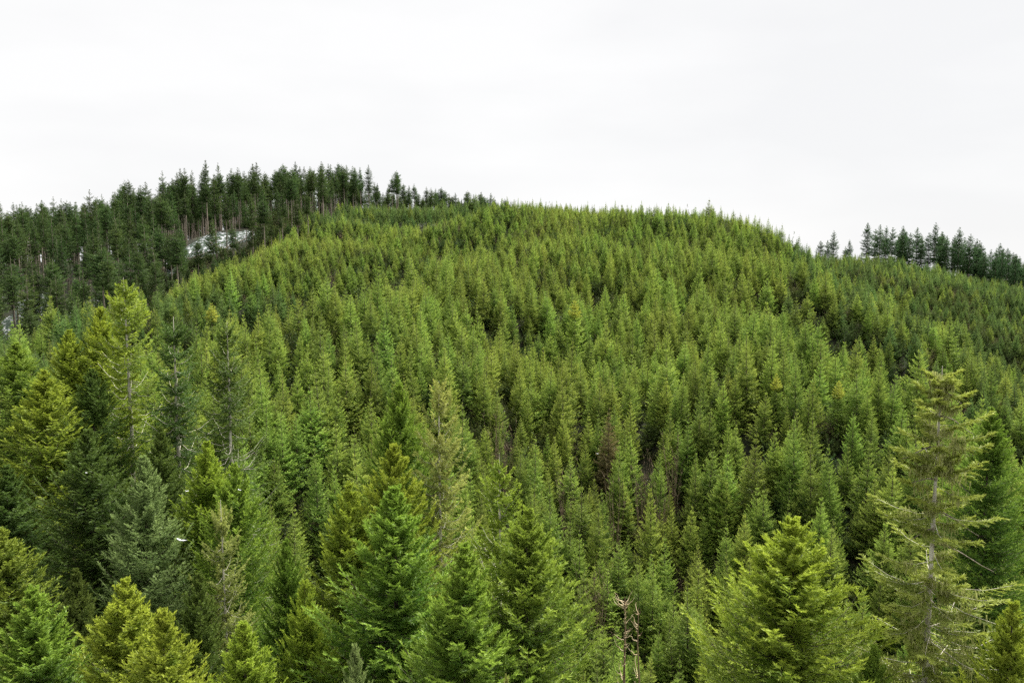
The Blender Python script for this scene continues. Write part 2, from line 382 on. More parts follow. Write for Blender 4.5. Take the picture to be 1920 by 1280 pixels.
def crown_data(r, H, zb, R, prof, nb, nsec, ntuft, tl, tw, elev_top, elev_bot, curve, droop, secf=0.36, gap=0.0, whorl=0, side_bias=None, thick=0.012, bare_in=0.12, beta=(0.75, 1.15), up=0.25, fine_L=1.0, tpow=0.8, rough=0.42, fine_min=0.30, el_jit=6, grow=0.55):
    """boughs from height zb to the tip, each with side twigs, each twig with needle tufts"""
    t = r.random(nb) ** tpow
    t = np.sort(t)
    if whorl:
        t = np.round(t * whorl) / whorl + r.normal(0, 0.006, nb)
    t = np.clip(t, 0.006, 1)                                  # 0 at the tip, 1 at the crown base
    z = H - t * (H - zb)
    az = (np.arange(nb) * 2.39996 + r.normal(0, 0.35, nb))
    L = R * prof(t) * r.uniform(0.72, 1.12, nb)
    if side_bias is not None:
        L *= 1 + side_bias[0] * np.cos(az - side_bias[1])
    if gap: 
        L *= np.where(r.random(nb) < gap, r.uniform(0.25, 0.6, nb), 1)
    L = np.maximum(L, 0.07)
    el = np.tan(np.radians(elev_top + (elev_bot - elev_top) * np.clip(t * 1.15, 0, 1) ** 0.6 + r.normal(0, el_jit, nb)))
    cv = curve * r.uniform(0.5, 1.5, nb)
    dirh = np.stack([np.cos(az), np.sin(az), 0 * az], 1)
    side = np.stack([-np.sin(az), np.cos(az), 0 * az], 1)
    bend = r.normal(0, 0.12, nb)
    def P(s):   # s: nb x k
        hz = el[:, None] * s + cv[:, None] * s * s - droop * s * (1 - s)
        return (dirh[:, None] * s[..., None] + side[:, None] * (bend[:, None] * s * s)[..., None]) * L[:, None, None] \
            + np.array([0, 0, 1.0]) * (hz * L[:, None])[..., None] + np.array([0, 0, 1.0]) * z[:, None, None]
    # wood of the boughs: three-sided tapering rods
    ks = np.linspace(0, 1, 4)[None].repeat(nb, 0)
    B = P(ks)
    rad = np.maximum(thick * L, 0.008)[:, None] * np.linspace(1, 0.2, 4)[None]
    ang = np.array([0.5, 2.6, 4.7])
    ring = side[:, None, None] * np.cos(ang)[None, None, :, None] + np.array([0, 0, 1.0]) * np.sin(ang)[None, None, :, None]
    WV = (B[:, :, None] + ring * rad[:, :, None, None]).reshape(-1, 3)
    wi = np.arange(nb * 12).reshape(nb, 4, 3)
    wn_ = np.roll(wi, -1, 2)
    WF = np.stack([wi[:, :-1], wn_[:, :-1], wn_[:, 1:], wi[:, 1:]], -1).reshape(-1, 4)
    # side twigs
    s = np.linspace(bare_in, 1.0, nsec)[None] + r.normal(0, 0.5 / nsec, (nb, nsec))
    s = np.clip(s, 0.03, 1.0)
    Q = P(s)
    T = unit(P(np.clip(s + 0.04, 0, 1.04)) - P(s - 0.02))
    sg = np.where((np.arange(nsec) % 2)[None] == 0, 1.0, -1.0) * np.ones((nb, 1))
    be = r.uniform(*beta, (nb, nsec)) * (1 - 0.55 * s ** 3)
    sd = T * np.cos(be)[..., None] + side[:, None] * (sg * np.sin(be))[..., None]
    sd[..., 2] += r.normal(0.0, 0.16, (nb, nsec)) - droop * 0.35
    sd = unit(sd)
    sl = (secf * L[:, None] * (1 - 0.62 * s) + 0.18 * tl) * r.uniform(0.6, 1.25, (nb, nsec))
    fine = np.clip(L / fine_L, fine_min, 1.0)[:, None]
    sl = np.minimum(sl, 2.2) + tl * 0.4 * fine
    # tufts
    uu = (np.arange(ntuft) + 0.6)[None, None] / ntuft + r.normal(0, 0.35 / ntuft, (nb, nsec, ntuft))
    uu = np.clip(uu, 0.02, 1.0)
    base = Q[:, :, None] + sd[:, :, None] * (uu * sl[..., None])[..., None]
    base[..., 2] -= droop * 0.22 * (uu ** 2) * sl[..., None]
    lat = unit(np.cross(sd, np.array([0, 0, 1.0])))
    ts = np.where((np.arange(ntuft) % 2) == 0, 1.0, -1.0)[None, None]
    fo = r.uniform(0.35, 1.0, uu.shape); la = r.uniform(0.2, 0.95, uu.shape) * ts
    upv = r.normal(up, 0.30, uu.shape)
    td = sd[:, :, None] * fo[..., None] + lat[:, :, None] * la[..., None]
    td[..., 2] += upv
    td = unit(td)
    ln = tl * r.uniform(0.6, 1.3, uu.shape) * (1 - 0.25 * uu) * fine[..., None]
    rv = unit(r.normal(0, rough, td.shape) + np.array([0, 0, 0.8]) + 0.65 * dirh[:, None, None])      # needle sprays lie flat, facing the sky
    wd = unit(np.cross(td, rv)) * (tw * r.uniform(0.7, 1.3, uu.shape) * fine[..., None] ** 0.6)[..., None]
    n = uu.size
    base = base.reshape(-1, 3); td = (td * ln[..., None]).reshape(-1, 3); wd = wd.reshape(-1, 3)
    TV = np.empty((n, 3, 3))
    TV[:, 0] = base - wd * 0.5; TV[:, 1] = base + wd * 0.5; TV[:, 2] = base + td
    TF = np.arange(n * 3).reshape(n, 3)
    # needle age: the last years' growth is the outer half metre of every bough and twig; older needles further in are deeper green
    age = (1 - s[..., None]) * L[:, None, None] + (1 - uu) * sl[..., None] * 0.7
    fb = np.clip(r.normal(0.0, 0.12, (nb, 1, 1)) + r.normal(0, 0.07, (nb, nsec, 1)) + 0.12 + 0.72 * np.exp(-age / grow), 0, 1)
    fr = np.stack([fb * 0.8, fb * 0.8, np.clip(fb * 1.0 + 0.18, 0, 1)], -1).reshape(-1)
    return WV, WF, TV.reshape(-1, 3), TF, fr

def crown_mesh(name, r, needle, wood, **kw):
    WV, WF, TV, TF, fr = crown_data(r, **kw)
    V = np.concatenate([WV, TV]); at = np.concatenate([np.zeros(len(WV)), fr])
    return mesh_from(name, V, [(WF, 1), (TF + len(WV), 0)], [needle, wood], at)

def joined(name, crown_me, trunk_me):
    """one mesh out of a crown and its trunk, for the far trees that are drawn as one mass"""
    vs, fs, at, off = [], [], [], 0
    mats = list(crown_me.materials) + list(trunk_me.materials)
    polys = []
    for me, mo in ((crown_me, 0), (trunk_me, len(crown_me.materials))):
        v = np.empty(len(me.vertices) * 3, np.float32); me.vertices.foreach_get('co', v)
        lp = np.empty(len(me.loops), np.int32); me.loops.foreach_get('vertex_index', lp)
        tot = np.empty(len(me.polygons), np.int32); me.polygons.foreach_get('loop_total', tot)
        st = np.empty(len(me.polygons), np.int32); me.polygons.foreach_get('loop_start', st)
        mi = np.empty(len(me.polygons), np.int32); me.polygons.foreach_get('material_index', mi)
        for k in (3, 4):
            for m in np.unique(mi):
                sel = st[(tot == k) & (mi == m)]
                if len(sel): polys.append((lp[sel[:, None] + np.arange(k)] + off, int(m) + mo))
        vs.append(v.reshape(-1, 3))
        if 'fresh' in me.attributes:
            a = np.empty(len(me.vertices), np.float32); me.attributes['fresh'].data.foreach_get('value', a)
        else: a = np.zeros(len(me.vertices), np.float32)
        at.append(a); off += len(me.vertices)
    return mesh_from(name, np.concatenate(vs), polys, mats, np.concatenate(at))

# young plantation firs (9 m)
YH = 9.0
young_protos = []
for i in range(8):
    r = np.random.default_rng(100 + i)
    pw = r.uniform(0.92, 1.12)
    cm = crown_mesh('young_fir_crown', r, M['young'], M['bark_dark'], H=YH - 0.55, zb=0.7, R=r.uniform(1.85, 2.35),
                    prof=lambda t, pw=pw: 0.03 + 0.97 * t ** pw, nb=195, nsec=12, ntuft=5, tl=0.26, tw=0.075,
                    elev_top=56, elev_bot=-2, curve=0.26, droop=0.24, secf=0.42, gap=0.10, whorl=int(r.integers(14, 19)), thick=0.012, up=0.3, fine_L=1.3, fine_min=0.26, tpow=0.72, el_jit=3.5)
    tm = make_trunk('young_fir_trunk', r, YH, 0.10, M['bark_dark'], 5, 0.05, 1.0, 6)
    young_protos.append((cm, tm))
# tall old-forest conifers (28 m, bare lower trunk)
TH = 28.0
tall_protos = []
for i in range(8):
    r = np.random.default_rng(200 + i)
    zb = 8.5 + 1.35 * i
    k = r.uniform(0.45, 0.8)
    cm = crown_mesh('tall_conifer_crown', r, M['forest'], M['bark_dark'], H=TH - 0.5, zb=zb, R=r.uniform(2.5, 3.4),
                    prof=lambda t, k=k: 0.02 + 0.98 * np.minimum(1, t / k) ** 0.9 * (1 - 0.35 * np.clip((t - 0.75) / 0.25, 0, 1)), nb=150, nsec=11, ntuft=5, tl=0.46, tw=0.15,
                    elev_top=42, elev_bot=-10, curve=0.15, droop=0.25, secf=0.36, gap=0.30, thick=0.014, up=0.2, fine_L=1.6, tpow=0.7, rough=0.8, grow=1.0)
    tm = make_trunk('tall_conifer_trunk', r, TH, 0.30, M['bark'], 6, 0.15, 0.99, 8)
    tall_protos.append((cm, tm))
# slim conifers of the right-hand ridge (28 m, crown reaching further down)
ridge_protos = []
for i in range(5):
    r = np.random.default_rng(250 + i)
    cm = crown_mesh('ridge_conifer_crown', r, M['ridge'], M['bark_dark'], H=TH - 0.5, zb=r.uniform(8, 13), R=r.uniform(2.3, 3.0),
                    prof=lambda t: 0.03 + 0.97 * np.minimum(1, t / 0.5) ** 0.85 * (1 - 0.6 * np.clip((t - 0.6) / 0.4, 0, 1)), nb=190, nsec=11, ntuft=5, tl=0.46, tw=0.17,
                    elev_top=42, elev_bot=-10, curve=0.15, droop=0.25, secf=0.40, gap=0.28, thick=0.014, up=0.2, fine_L=1.6, tpow=0.8, rough=0.9, grow=1.0)
    tm = make_trunk('ridge_conifer_trunk', r, TH, 0.28, M['bark'], 6, 0.15, 0.99, 8)
    ridge_protos.append((cm, tm))
# big foreground firs (30 m)
FH = 30.0
fore_protos = []
for i in range(7):
    r = np.random.default_rng(300 + i)
    k = r.uniform(0.30, 0.40)
    cm = crown_mesh('fir_crown', r, M['mature'], M['bark_dark'], H=FH - 0.35, zb=3.0, R=5.0,
                    prof=lambda t, k=k: 0.035 + 0.965 * np.minimum(1, t / k) ** 1.08, nb=600, nsec=22, ntuft=16, tl=0.26, tw=0.070, whorl=34,
                    elev_top=42, elev_bot=-18, curve=0.24, droop=0.34, secf=0.33, gap=0.14, thick=0.008, up=0.14, fine_L=1.2, bare_in=0.03, tpow=1.0, rough=0.60, fine_min=0.6, el_jit=5, grow=0.9)
    tm = make_trunk('fir_trunk', r, FH, 0.34, M['bark_dark'], 9, 0.18, 0.975, 14)
    fore_protos.append((cm, tm))
# thin lichen-hung firs with open crowns (30 m)
thin_protos = []
for i in range(3):
    r = np.random.default_rng(400 + i)
    cm = crown_mesh('open_fir_crown', r, M['lichen'], M['bark_pale'], H=FH - 0.1, zb=4.0, R=5.0,
                    prof=lambda t: 0.05 + 0.95 * np.minimum(1, t / 0.5) ** 0.7, nb=280, nsec=19, ntuft=16, tl=0.26, tw=0.066,
                    elev_top=30, elev_bot=-22, curve=0.14, droop=0.45, secf=0.32, gap=0.36, thick=0.012, up=-0.05, grow=1.3)
    tm = make_trunk('open_fir_trunk', r, FH, 0.36, M['bark_pale'], 9, 0.25, 0.998, 14)
    thin_protos.append((cm, tm))

# ------------------------------------------------------------------ the foreground trees: px, py of the tip, distance, crown width in m, proto, needles, label
ORD = ['first', 'second', 'third', 'fourth', 'fifth', 'sixth', 'seventh', 'eighth', 'ninth', 'tenth', 'eleventh', 'twelfth']
FORE = [
 (740, 905, 46, 10.5, 'f0', 'mature', 'broad dense green fir, biggest of the cluster at lower centre', 'broad centre fir'),
 (990, 945, 44, 9.0, 'f1', 'mature', 'bright green fir, right-hand tree of the cluster at lower centre', 'right-hand centre fir'),
 (870, 1015, 40, 9.0, 'f2', 'mature', 'green fir standing between the two larger firs of the centre cluster, nearest the camera', 'middle centre fir'),
 (738, 826, 54, 8.5, 'f3', 'mature_yellow', 'olive green fir just behind the broad centre fir', 'olive fir behind'),
 (748, 714, 62, 8.0, 'f4', 'mature', 'pointed fir at the back left of the centre cluster, beside the pale-topped tree', 'pointed back fir'),
 (824, 712, 60, 7.0, 't0', 'lichen', 'pale-topped lichen-covered fir with thin crown at the back of the centre cluster', 'pale-topped fir'),
 (935, 848, 56, 7.0, 't1', 'mature_yellow', 'thin ragged fir with pale bare top, right of the pale-topped fir', 'thin ragged fir'),
 (655, 900, 52, 8.0, 'f5', 'mature_yellow', 'yellow-green fir on the left flank of the broad centre fir', 'left-flank fir'),
 (1488, 962, 42, 10.5, 'f6', 'mature_yellow', 'broad yellow-green fir at lower right, left of the mossy tree', 'broad yellow-green fir'),
 (235, 1078, 42, 8.0, 'f1', 'mature_yellow', 'bright yellow-green fir at the lower left, tip above its darker twin', 'bright lower-left fir'),
 (305, 1135, 39, 7.0, 'f3', 'mature_yellow', 'yellow-green fir leaning against the right side of the bright lower-left fir', 'lower-left twin fir'),
 (62, 1095, 42, 8.5, 'f5', 'mature', 'green fir in the bottom left corner', 'corner fir'),
 (412, 935, 52, 5.4, 't2', 'lichen', 'slender pale lichen-covered fir with drooping twigs, lower left of centre', 'slender pale fir'),
 (268, 850, 62, 7.0, 'f0', 'silver', 'silvery grey-green fir with pale twig ends on the left', 'silvery fir'),
 (300, 797, 69, 7.0, 'f2', 'mature_dark', 'dark green fir rising right behind the silvery fir', 'dark fir by the silvery one'),
 (388, 823, 67, 7.5, 'f4', 'mature_yellow', 'rounded yellow-green fir right of the silvery fir', 'rounded left fir'),
 (440, 862, 62, 6.5, 'f6', 'mature', 'green fir between the rounded left fir and the slender pale fir', 'in-between left fir'),
 (165, 800, 68, 9.0, 'f3', 'mature_dark', 'wide dark green fir on the left with bare trunk stretches', 'wide dark left fir'),
 (82, 690, 76, 9.0, 'f1', 'mature_yellow', 'layered yellow-green fir near the left edge with flat boughs', 'layered left fir'),
 (172, 688, 80, 8.5, 'f5', 'mature_dark', 'pointed green fir right of the layered left fir', 'pointed left fir'),
 (230, 518, 84, 9.5, 't1', 'mature_yellow', 'tallest yellow-green fir at left, bare pale trunk near its flat top', 'flat-topped tall fir'),
 (325, 592, 82, 9.5, 't2', 'mature_dark', 'dark ragged fir with drooping boughs and visible trunk on the left', 'dark ragged fir'),
 (425, 602, 80, 8.5, 't0', 'mature_dark', 'dark thin fir with a long bare pale trunk, right of the dark ragged fir', 'bare-trunked dark fir'),
 (130, 615, 88, 8.5, 'f0', 'mature_yellow', 'yellow-green fir on the slope left of the flat-topped tall fir', 'slope fir'),
 (188, 572, 90, 7.0, 'f6', 'mature_yellow', 'small-tipped yellow fir touching the flat-topped tall fir on its left', 'small-tipped fir'),
 (30, 640, 94, 8.5, 'f4', 'mature', 'green fir at the left edge below the snowy forest floor', 'left-edge fir'),
 (536, 1008, 50, 5.6, 'f2', 'mature', 'narrow green fir standing alone left of the centre cluster', 'narrow green fir'),
 (572, 1080, 46, 5.0, 'f6', 'mature_yellow', 'narrow bright fir in front of the narrow green fir', 'narrow bright fir'),
 (372, 1068, 46, 5.6, 'f5', 'mature_dark', 'dense dark green fir right of the bright lower-left fir', 'dense dark fir'),
 (142, 1062, 52, 5.0, 'f4', 'mature_dark', 'blue-green fir between the corner fir and the bright lower-left fir', 'blue-green fir'),
 (456, 1160, 40, 7.0, 'f0', 'mature_yellow', 'low spreading yellow-green fir at the bottom edge, left of the narrow bright fir', 'low spreading fir'),
 (12, 870, 70, 8.5, 'f2', 'mature_dark', 'green fir cut by the left edge, below the layered left fir', 'cut left fir'),
 (0, 985, 56, 8.0, 'f6', 'mature', 'bright green fir half outside the left edge', 'half-hidden left fir'),
 (665, 1200, 37, 3.6, 'f3', 'silver', 'small pale green fir at the bottom edge left of the centre cluster', 'small pale bottom fir'),
 (1902, 1122, 37, 6.5, 'f2', 'mature_yellow', 'yellow-green fir in the bottom right corner', 'right corner fir'),
 (1640, 1205, 39, 5.5, 'f4', 'mature', 'green fir at the bottom edge between the broad yellow-green fir and the mossy tree', 'bottom right fir'),
 (950, 1262, 33, 3.0, 'f5', 'lichen', 'tip of a pale fir at the bottom edge under the centre cluster', 'pale bottom tip'),
 (1860, 760, 70, 8.0, 'f5', 'mature', 'green fir right behind the mossy tree at the right edge', 'fir behind the mossy tree'),
]
TREES = []      # everything that stands, for the visibility count: x, y, ztop, zbase, halfwidth, id
LAND = []       # landmarks for labels: px, py, short name
for i, (px, py, D, w, pk, mat, label, short) in enumerate(FORE):
    x, y, zt = [float(v) for v in ray(px, py, D)]
    zg = zat(x, y)
    H = zt - zg
    cm, tm = (fore_protos if pk[0] == 'f' else thin_protos)[int(pk[1])]
    r = random.Random(i)
    e = empty('fir_tree', (x, y, zg), r.uniform(0, 6.28), (w / 10.0, w / 10.0, H / FH))
    tag(e, label, 'tree', 'big firs in the valley foreground')
    thin = pk[0] == 't'
    child('trunk', tm, e)
    child('crown', cm, e, [M[mat], None])
    TREES.append((x, y, zt, zg, w / 2, 0.42, -1))
    LAND.append((px, py + 40 * 60 / D, short))

# ------------------------------------------------------------------ the tall mossy tree at the right
def strands(r, pts, n_each, ln, w):
    """hanging beard moss: narrow drooping strips below the given points"""
    pts = np.repeat(pts, n_each, 0) + r.normal(0, 0.14, (len(pts) * n_each, 3))
    n = len(pts); L_ = ln * r.uniform(0.4, 1.3, n)
    a = r.uniform(0, 6.28, n); wv = np.stack([np.cos(a), np.sin(a), 0 * a], 1) * (w * r.uniform(0.6, 1.3, n))[:, None]
    V = np.empty((n, 5, 3))
    V[:, 0] = pts - wv * 0.5; V[:, 1] = pts + wv * 0.5
    mid = pts - np.array([0, 0, 1.0]) * (L_ * 0.5)[:, None] + r.normal(0, 0.04, (n, 3))
    V[:, 2] = mid + wv * 0.4; V[:, 3] = mid - wv * 0.4
    V[:, 4] = pts - np.array([0, 0, 1.0]) * L_[:, None] + r.normal(0, 0.06, (n, 3))
    b = np.arange(n)[:, None] * 5
    return V.reshape(-1, 3), b + np.array([[0, 1, 2, 3]]), b + np.array([[3, 2, 4]])

def rod(name, pts, radii, parent, mat, sides=5):
    V, F = tube_rings(np.array(pts, float), radii, sides)
    me = mesh_from(name, V, [(F, 0)], [mat])
    me.polygons.foreach_set('use_smooth', np.ones(len(F), bool))
    return child(name, me, parent)

mx, my, mzt = [float(v) for v in ray(1768, 686, 41)]
mzg = zat(mx, my); MH = mzt - mzg
moss_tree = empty('mossy_fir_tree', (mx, my, mzg))
tag(moss_tree, 'tall moss-draped fir with a bare pale upper trunk at the right', 'tree', 'big firs in the valley foreground')
r = np.random.default_rng(900)
me = make_trunk('mossy_trunk', r, MH, 0.30, M['bark_pale'], 10, 0.22, 1.0, 18)
child('trunk', me, moss_tree)
WV, WF, TV, TF, fr = crown_data(r, H=MH - 0.1, zb=2.0, R=5.6,
                prof=lambda t: 0.10 + 0.9 * np.minimum(1, t / 0.55) ** 0.75, nb=350, nsec=20, ntuft=17, tl=0.26, tw=0.068,
                elev_top=12, elev_bot=-20, curve=0.10, droop=0.35, secf=0.33, gap=0.36, side_bias=(0.22, 0.3), thick=0.007, up=0.05, bare_in=0.20, fine_L=1.2, grow=1.4, tpow=0.82, rough=0.6)
me = mesh_from('mossy_crown', np.concatenate([WV, TV]), [(WF, 1), (TF + len(WV), 0)], [M['mossy'], M['bark_pale']], np.concatenate([np.zeros(len(WV)), fr]))
child('crown', me, moss_tree)
pts = TV.reshape(350, 20, 17, 3, 3)[:, 1:9, 1:9:3, 0].reshape(350, -1, 3)
pts = pts[np.random.default_rng(4).random(350) < 0.7].reshape(-1, 3)
pts = pts[np.random.default_rng(5).random(len(pts)) < 0.55]
V, F4, F3 = strands(r, pts, 4, 0.45, 0.07)
me = mesh_from('moss', V, [(F4, 0), (F3, 0)], [M['moss']], np.random.default_rng(3).random(len(V)))
tag(child('hanging_moss', me, moss_tree), 'pale beard moss hanging in strands', kind='stuff')
for k, (zf, a, L_, dz) in enumerate([(2.6, 0.2, 2.0, -0.9), (5.2, 0.1, 1.9, -1.5), (6.0, 2.9, 1.4, -0.1), (7.6, -0.2, 2.1, -1.1), (8.6, 3.3, 1.5, -0.4), (9.3, 0.15, 3.6, -1.7), (1.4, 0.3, 1.3, -0.5), (4.2, 3.0, 1.8, -0.6)]):
    h = MH - zf
    ps = [(math.cos(a) * L_ * s, math.sin(a) * L_ * s - 0.05, h + dz * s + 0.12 * math.sin(s * 5)) for s in np.linspace(0, 1, 6)]
    rod('bare_branch', ps, np.linspace(0.05, 0.012, 6), moss_tree, M['bark'])
TREES.append((mx, my, mzt, mzg, 5.6, 0.5, -1)); LAND.append((1765, 800, 'mossy tree'))

# ------------------------------------------------------------------ the dead snag at the bottom
sx, sy, szt = [float(v) for v in ray(1170, 1118, 44)]
szg = zat(sx, sy); SH = szt - szg
snag = empty('dead_snag', (sx, sy, szg))
tag(snag, 'bare dead snag with bleached broken branches at the bottom edge', 'dead tree')
r = np.random.default_rng(950)
def crooked(base, top, n, wob):
    b, t = np.array(base, float), np.array(top, float)
    p = b + (t - b) * np.linspace(0, 1, n)[:, None]
    p[1:-1, :2] += r.normal(0, wob, (n - 2, 2))
    return p
rod('trunk', crooked((0, 0, -0.5), (0.05, 0, SH), 16, 0.10), np.linspace(0.26, 0.03, 16), snag, M['snag'], 8)
rod('second_trunk', crooked((0.9, 0.2, -0.5), (0.85, 0.1, SH - 0.7), 14, 0.06), np.linspace(0.20, 0.02, 14), snag, M['snag'], 7)
for k in range(64):
    z0 = SH - 0.3 - r.random() ** 1.5 * 7.5
    which = r.random() < 0.35
    b = np.array([0.85 if which else 0.03, 0.1 if which else 0, z0 - (0.7 if which else 0)])
    a = r.uniform(0, 6.28); L_ = r.uniform(0.2, 0.75) * (1.7 if k in (3, 9) else 1)
    ps = [b + np.array([math.cos(a) * L_ * s, math.sin(a) * L_ * s, L_ * (0.15 * s + 0.75 * s * s) * r.uniform(0.8, 1.2)]) + r.normal(0, 0.03, 3) * (s > 0) for s in np.linspace(0, 1, 5)]
    rod('branch', ps, np.linspace(0.032, 0.008, 5), snag, M['deadwood'], 4)
LAND.append((1178, 1190, 'dead snag'))
TREES.append((sx, sy, szt, szg, 0.5, 0.5, -1))

# ------------------------------------------------------------------ old forest and ridge trees
def poly_side(x, y, line):
    """distance of the boundary at this bearing, by interpolating over x/y"""
    a = np.array([(px - CX) / FPX for px, _ in line]); d = np.array([D for _, D in line])
    return np.interp(x / np.maximum(y, 1e-3), a, d)
EDGE = [(-700, 120), (-300, 142), (0, 152), (100, 160), (200, 172), (290, 186), (400, 207), (500, 225), (560, 240), (610, 262), (640, 318), (740, 335), (860, 352), (960, 380), (1010, 420)]

def jitter_grid(x0, x1, y0, y1, step, jit, seed):
    g = np.random.default_rng(seed)
    xs = np.arange(x0, x1, step); ys = np.arange(y0, y1, step * 0.92)
    X, Y = np.meshgrid(xs, ys)
    X = X + (np.arange(len(ys)) % 2)[:, None] * step * 0.5
    X = X + g.normal(0, jit, X.shape); Y = Y + g.normal(0, jit, Y.shape)
    return X.ravel(), Y.ravel(), g

CLEAR = [(345, 480, 279, 0.62), (10, 90, 268, 0.6), (130, 175, 262, 0.5), (545, 600, 280, 0.5)]
BARE = [tuple(float(v) for v in ray(px, 500, D)[:2]) + (rr,) for px, D, rr in [(405, 272, 5.0), (450, 272, 4), (60, 262, 4)]]
tall = []
X, Y, g = jitter_grid(-330, 40, 150, 450, 6.4, 1.7, 21)
D = poly_side(X, Y, EDGE)
ax = X / Y
ok = (Y > D + 4) & (ax > (-220 - CX) / FPX) & (ax < (965 - CX) / FPX) & (Y < 440)
for bx, by, br in BARE: ok &= np.hypot(X - bx, (Y - by) * 0.8) > br
for c0, c1, cd, cp_ in CLEAR:
    pxx = CX + FPX * X / Y
    ok &= ~((pxx > c0) & (pxx < c1) & (Y < cd) & (g.random(len(X)) < cp_))
X, Y = X[ok], Y[ok]; Z = height(X, Y)
for x, y, z in zip(X, Y, Z):
    s = g.uniform(0.64, 1.02)
    a = x / y
    if a > (690 - CX) / FPX: s *= 0.72
    elif a > (420 - CX) / FPX: s *= 0.82
    if g.random() < (0.40 if a < (430 - CX) / FPX and y < float(poly_side(np.array([x]), np.array([y]), EDGE)[0]) + 22 else 0.12): s *= g.uniform(0.35, 0.65)
    tall.append([x, y, z, s, 'old forest'])
g3 = np.random.default_rng(77)
for px, D, hgt in [(g3.uniform(440, 700), g3.uniform(325, 400), g3.uniform(19, 24)) for _ in range(45)] + [(g3.uniform(700, 958), g3.uniform(400, 445), g3.uniform(15.5, 18.5)) for _ in range(60)]:
    x, y, _ = [float(v) for v in ray(px, 480, D)]
    tall.append([x, y, zat(x, y), hgt / TH, 'old forest'])
for k in range(70):                                       # young dark conifers filling the edge of the old forest
    px = g3.uniform(120, 470)
    D = float(np.interp(px, [q_[0] for q_ in EDGE], [q_[1] for q_ in EDGE])) + g3.uniform(10, 42)
    if 345 < px < 480 and D > 257: continue
    x, y, _ = [float(v) for v in ray(px, 480, D)]
    tall.append([x, y, zat(x, y), g3.uniform(0.22, 0.42), 'old forest'])
for px, D, hgt in [(1538, 335, 19), (1551, 338, 20), (1562, 332, 21.5), (1592, 336, 20), (1585, 340, 16),
                   (1625, 330, 25), (1640, 338, 25), (1648, 332, 24), (1660, 336, 26), (1672, 330, 23), (1684, 338, 23.5), (1692, 333, 25), (1706, 330, 22),
                   (1718, 336, 24), (1728, 332, 21), (1740, 338, 24.5), (1752, 330, 25.5), (1766, 336, 23), (1774, 331, 22), (1788, 336, 24.5), (1797, 330, 24.5),
                   (1808, 338, 25.5), (1818, 332, 24), (1832, 336, 23), (1846, 331, 22), (1858, 336, 23.5), (1868, 328, 24), (1880, 334, 23), (1890, 326, 24), (1900, 332, 23), (1912, 327, 22), (1925, 330, 22),
                   (1939, 327, 22), (1955, 330, 22), (1880, 320, 21), (1905, 318, 20)] + [(g3.uniform(1630, 1960), g3.uniform(338, 352), g3.uniform(21, 24.5)) for _ in range(22)] + [(g3.uniform(1760, 1990), g3.uniform(345, 400), g3.uniform(20, 24)) for _ in range(26)]:
    x, y, _ = [float(v) for v in ray(px, 480, D)]
    tall.append([x, y, zat(x, y), hgt * 1.03 * random.uniform(0.92, 1.08) / TH, 'right ridge'])
for x, y, z, s, where in tall:
    TREES.append((x, y, z + TH * s, z + TH * s * 0.35, 2.6 * s, 0.6, ('tall', len([1 for q in TREES if q[6] != -1]))))

# ------------------------------------------------------------------ plantation
X, Y, g = jitter_grid(-230, 330, 68, 420, 2.45, 0.60, 33)
ax = X / Y
D = poly_side(X, Y, EDGE)
PX = CX + FPX * ax
ok = (ax > -0.80) & (ax < 0.80) & ((Y < D + np.where((PX > 480) & (PX < 620), 30, np.where(PX < 620, 16, 0))) | (PX > 1010))
ok &= np.where(PX > 1480, Y < 316, np.where(PX > 960, Y < 275, Y < 345))
ok &= (Y > 70 + 0.02 * X) & ~((PX < 560) & (Y < 96 - 0.03 * PX)) & ~((PX > 560) & (PX < 1000) & (Y < 66))
ok &= g.random(len(X)) > 0.05 + 0.36 * np.clip((205 - Y) / 105, 0, 1) ** 0.8
# keep the firs off the big trunks
for t in TREES:
    if t[6] == -1: ok &= np.hypot(X - t[0], Y - t[1]) > max(1.2, t[4] * 0.5)
BRUSH = [(930, 772, 118), (950, 800, 114), (1062, 868, 109), (1205, 852, 111), (1240, 870, 109), (1155, 880, 108), (1100, 1050, 97), (1125, 1060, 96), (1265, 830, 113), (910, 650, 140), (1740, 625, 165)]
BR = []
for px, py, D_ in [(1455, 745, 119), (1572, 750, 116), (395, 535, 172), (1078, 570, 157), (1142, 770, 120)]:
    x, y, _ = [float(v) for v in ray(px, py, D_)]
    ok &= (np.hypot(X - x, Y - y) > 2.0) & ~((np.abs(X - x * Y / y) < 1.3) & (Y < y) & (Y > y - 7))
for px, py, D_ in BRUSH:
    x, y, _ = [float(v) for v in ray(px, py, D_)]
    BR.append((x, y)); ok &= np.hypot(X - x, Y - y) > 1.5
# thinned strips of dark ground stand in for gully shade: fewer firs on the foot of the slope beyond each crest, stronger ones on the crest
cpx = np.arange(-200, 2121, 20.0); cdd = np.arange(80, 331, 2.0)
CPX, CDD = np.meshgrid(cpx, cdd, indexing='ij')
_x = (CPX - CX) / FPX * CDD
_pz = height(_x.ravel(), CDD.ravel()).reshape(CPX.shape) + 8.0
_py = project(_x, CDD, _pz)[1]
_run = np.minimum.accumulate(_py, 1)
_arg = np.maximum.accumulate(np.where(_py <= _run + 1e-6, np.arange(len(cdd))[None], 0), 1)
ci = np.clip(np.round((CX + FPX * X / Y + 200) / 20).astype(int), 0, len(cpx) - 1); di = np.clip(np.round((Y - 80) / 2).astype(int), 1, len(cdd) - 1)
prev = _arg[ci, di - 1]
beyond = Y - cdd[prev] > 13
hidden_by = _py[ci, di] - _run[ci, di - 1]                 # > 0: still below the crest line as seen from the valley
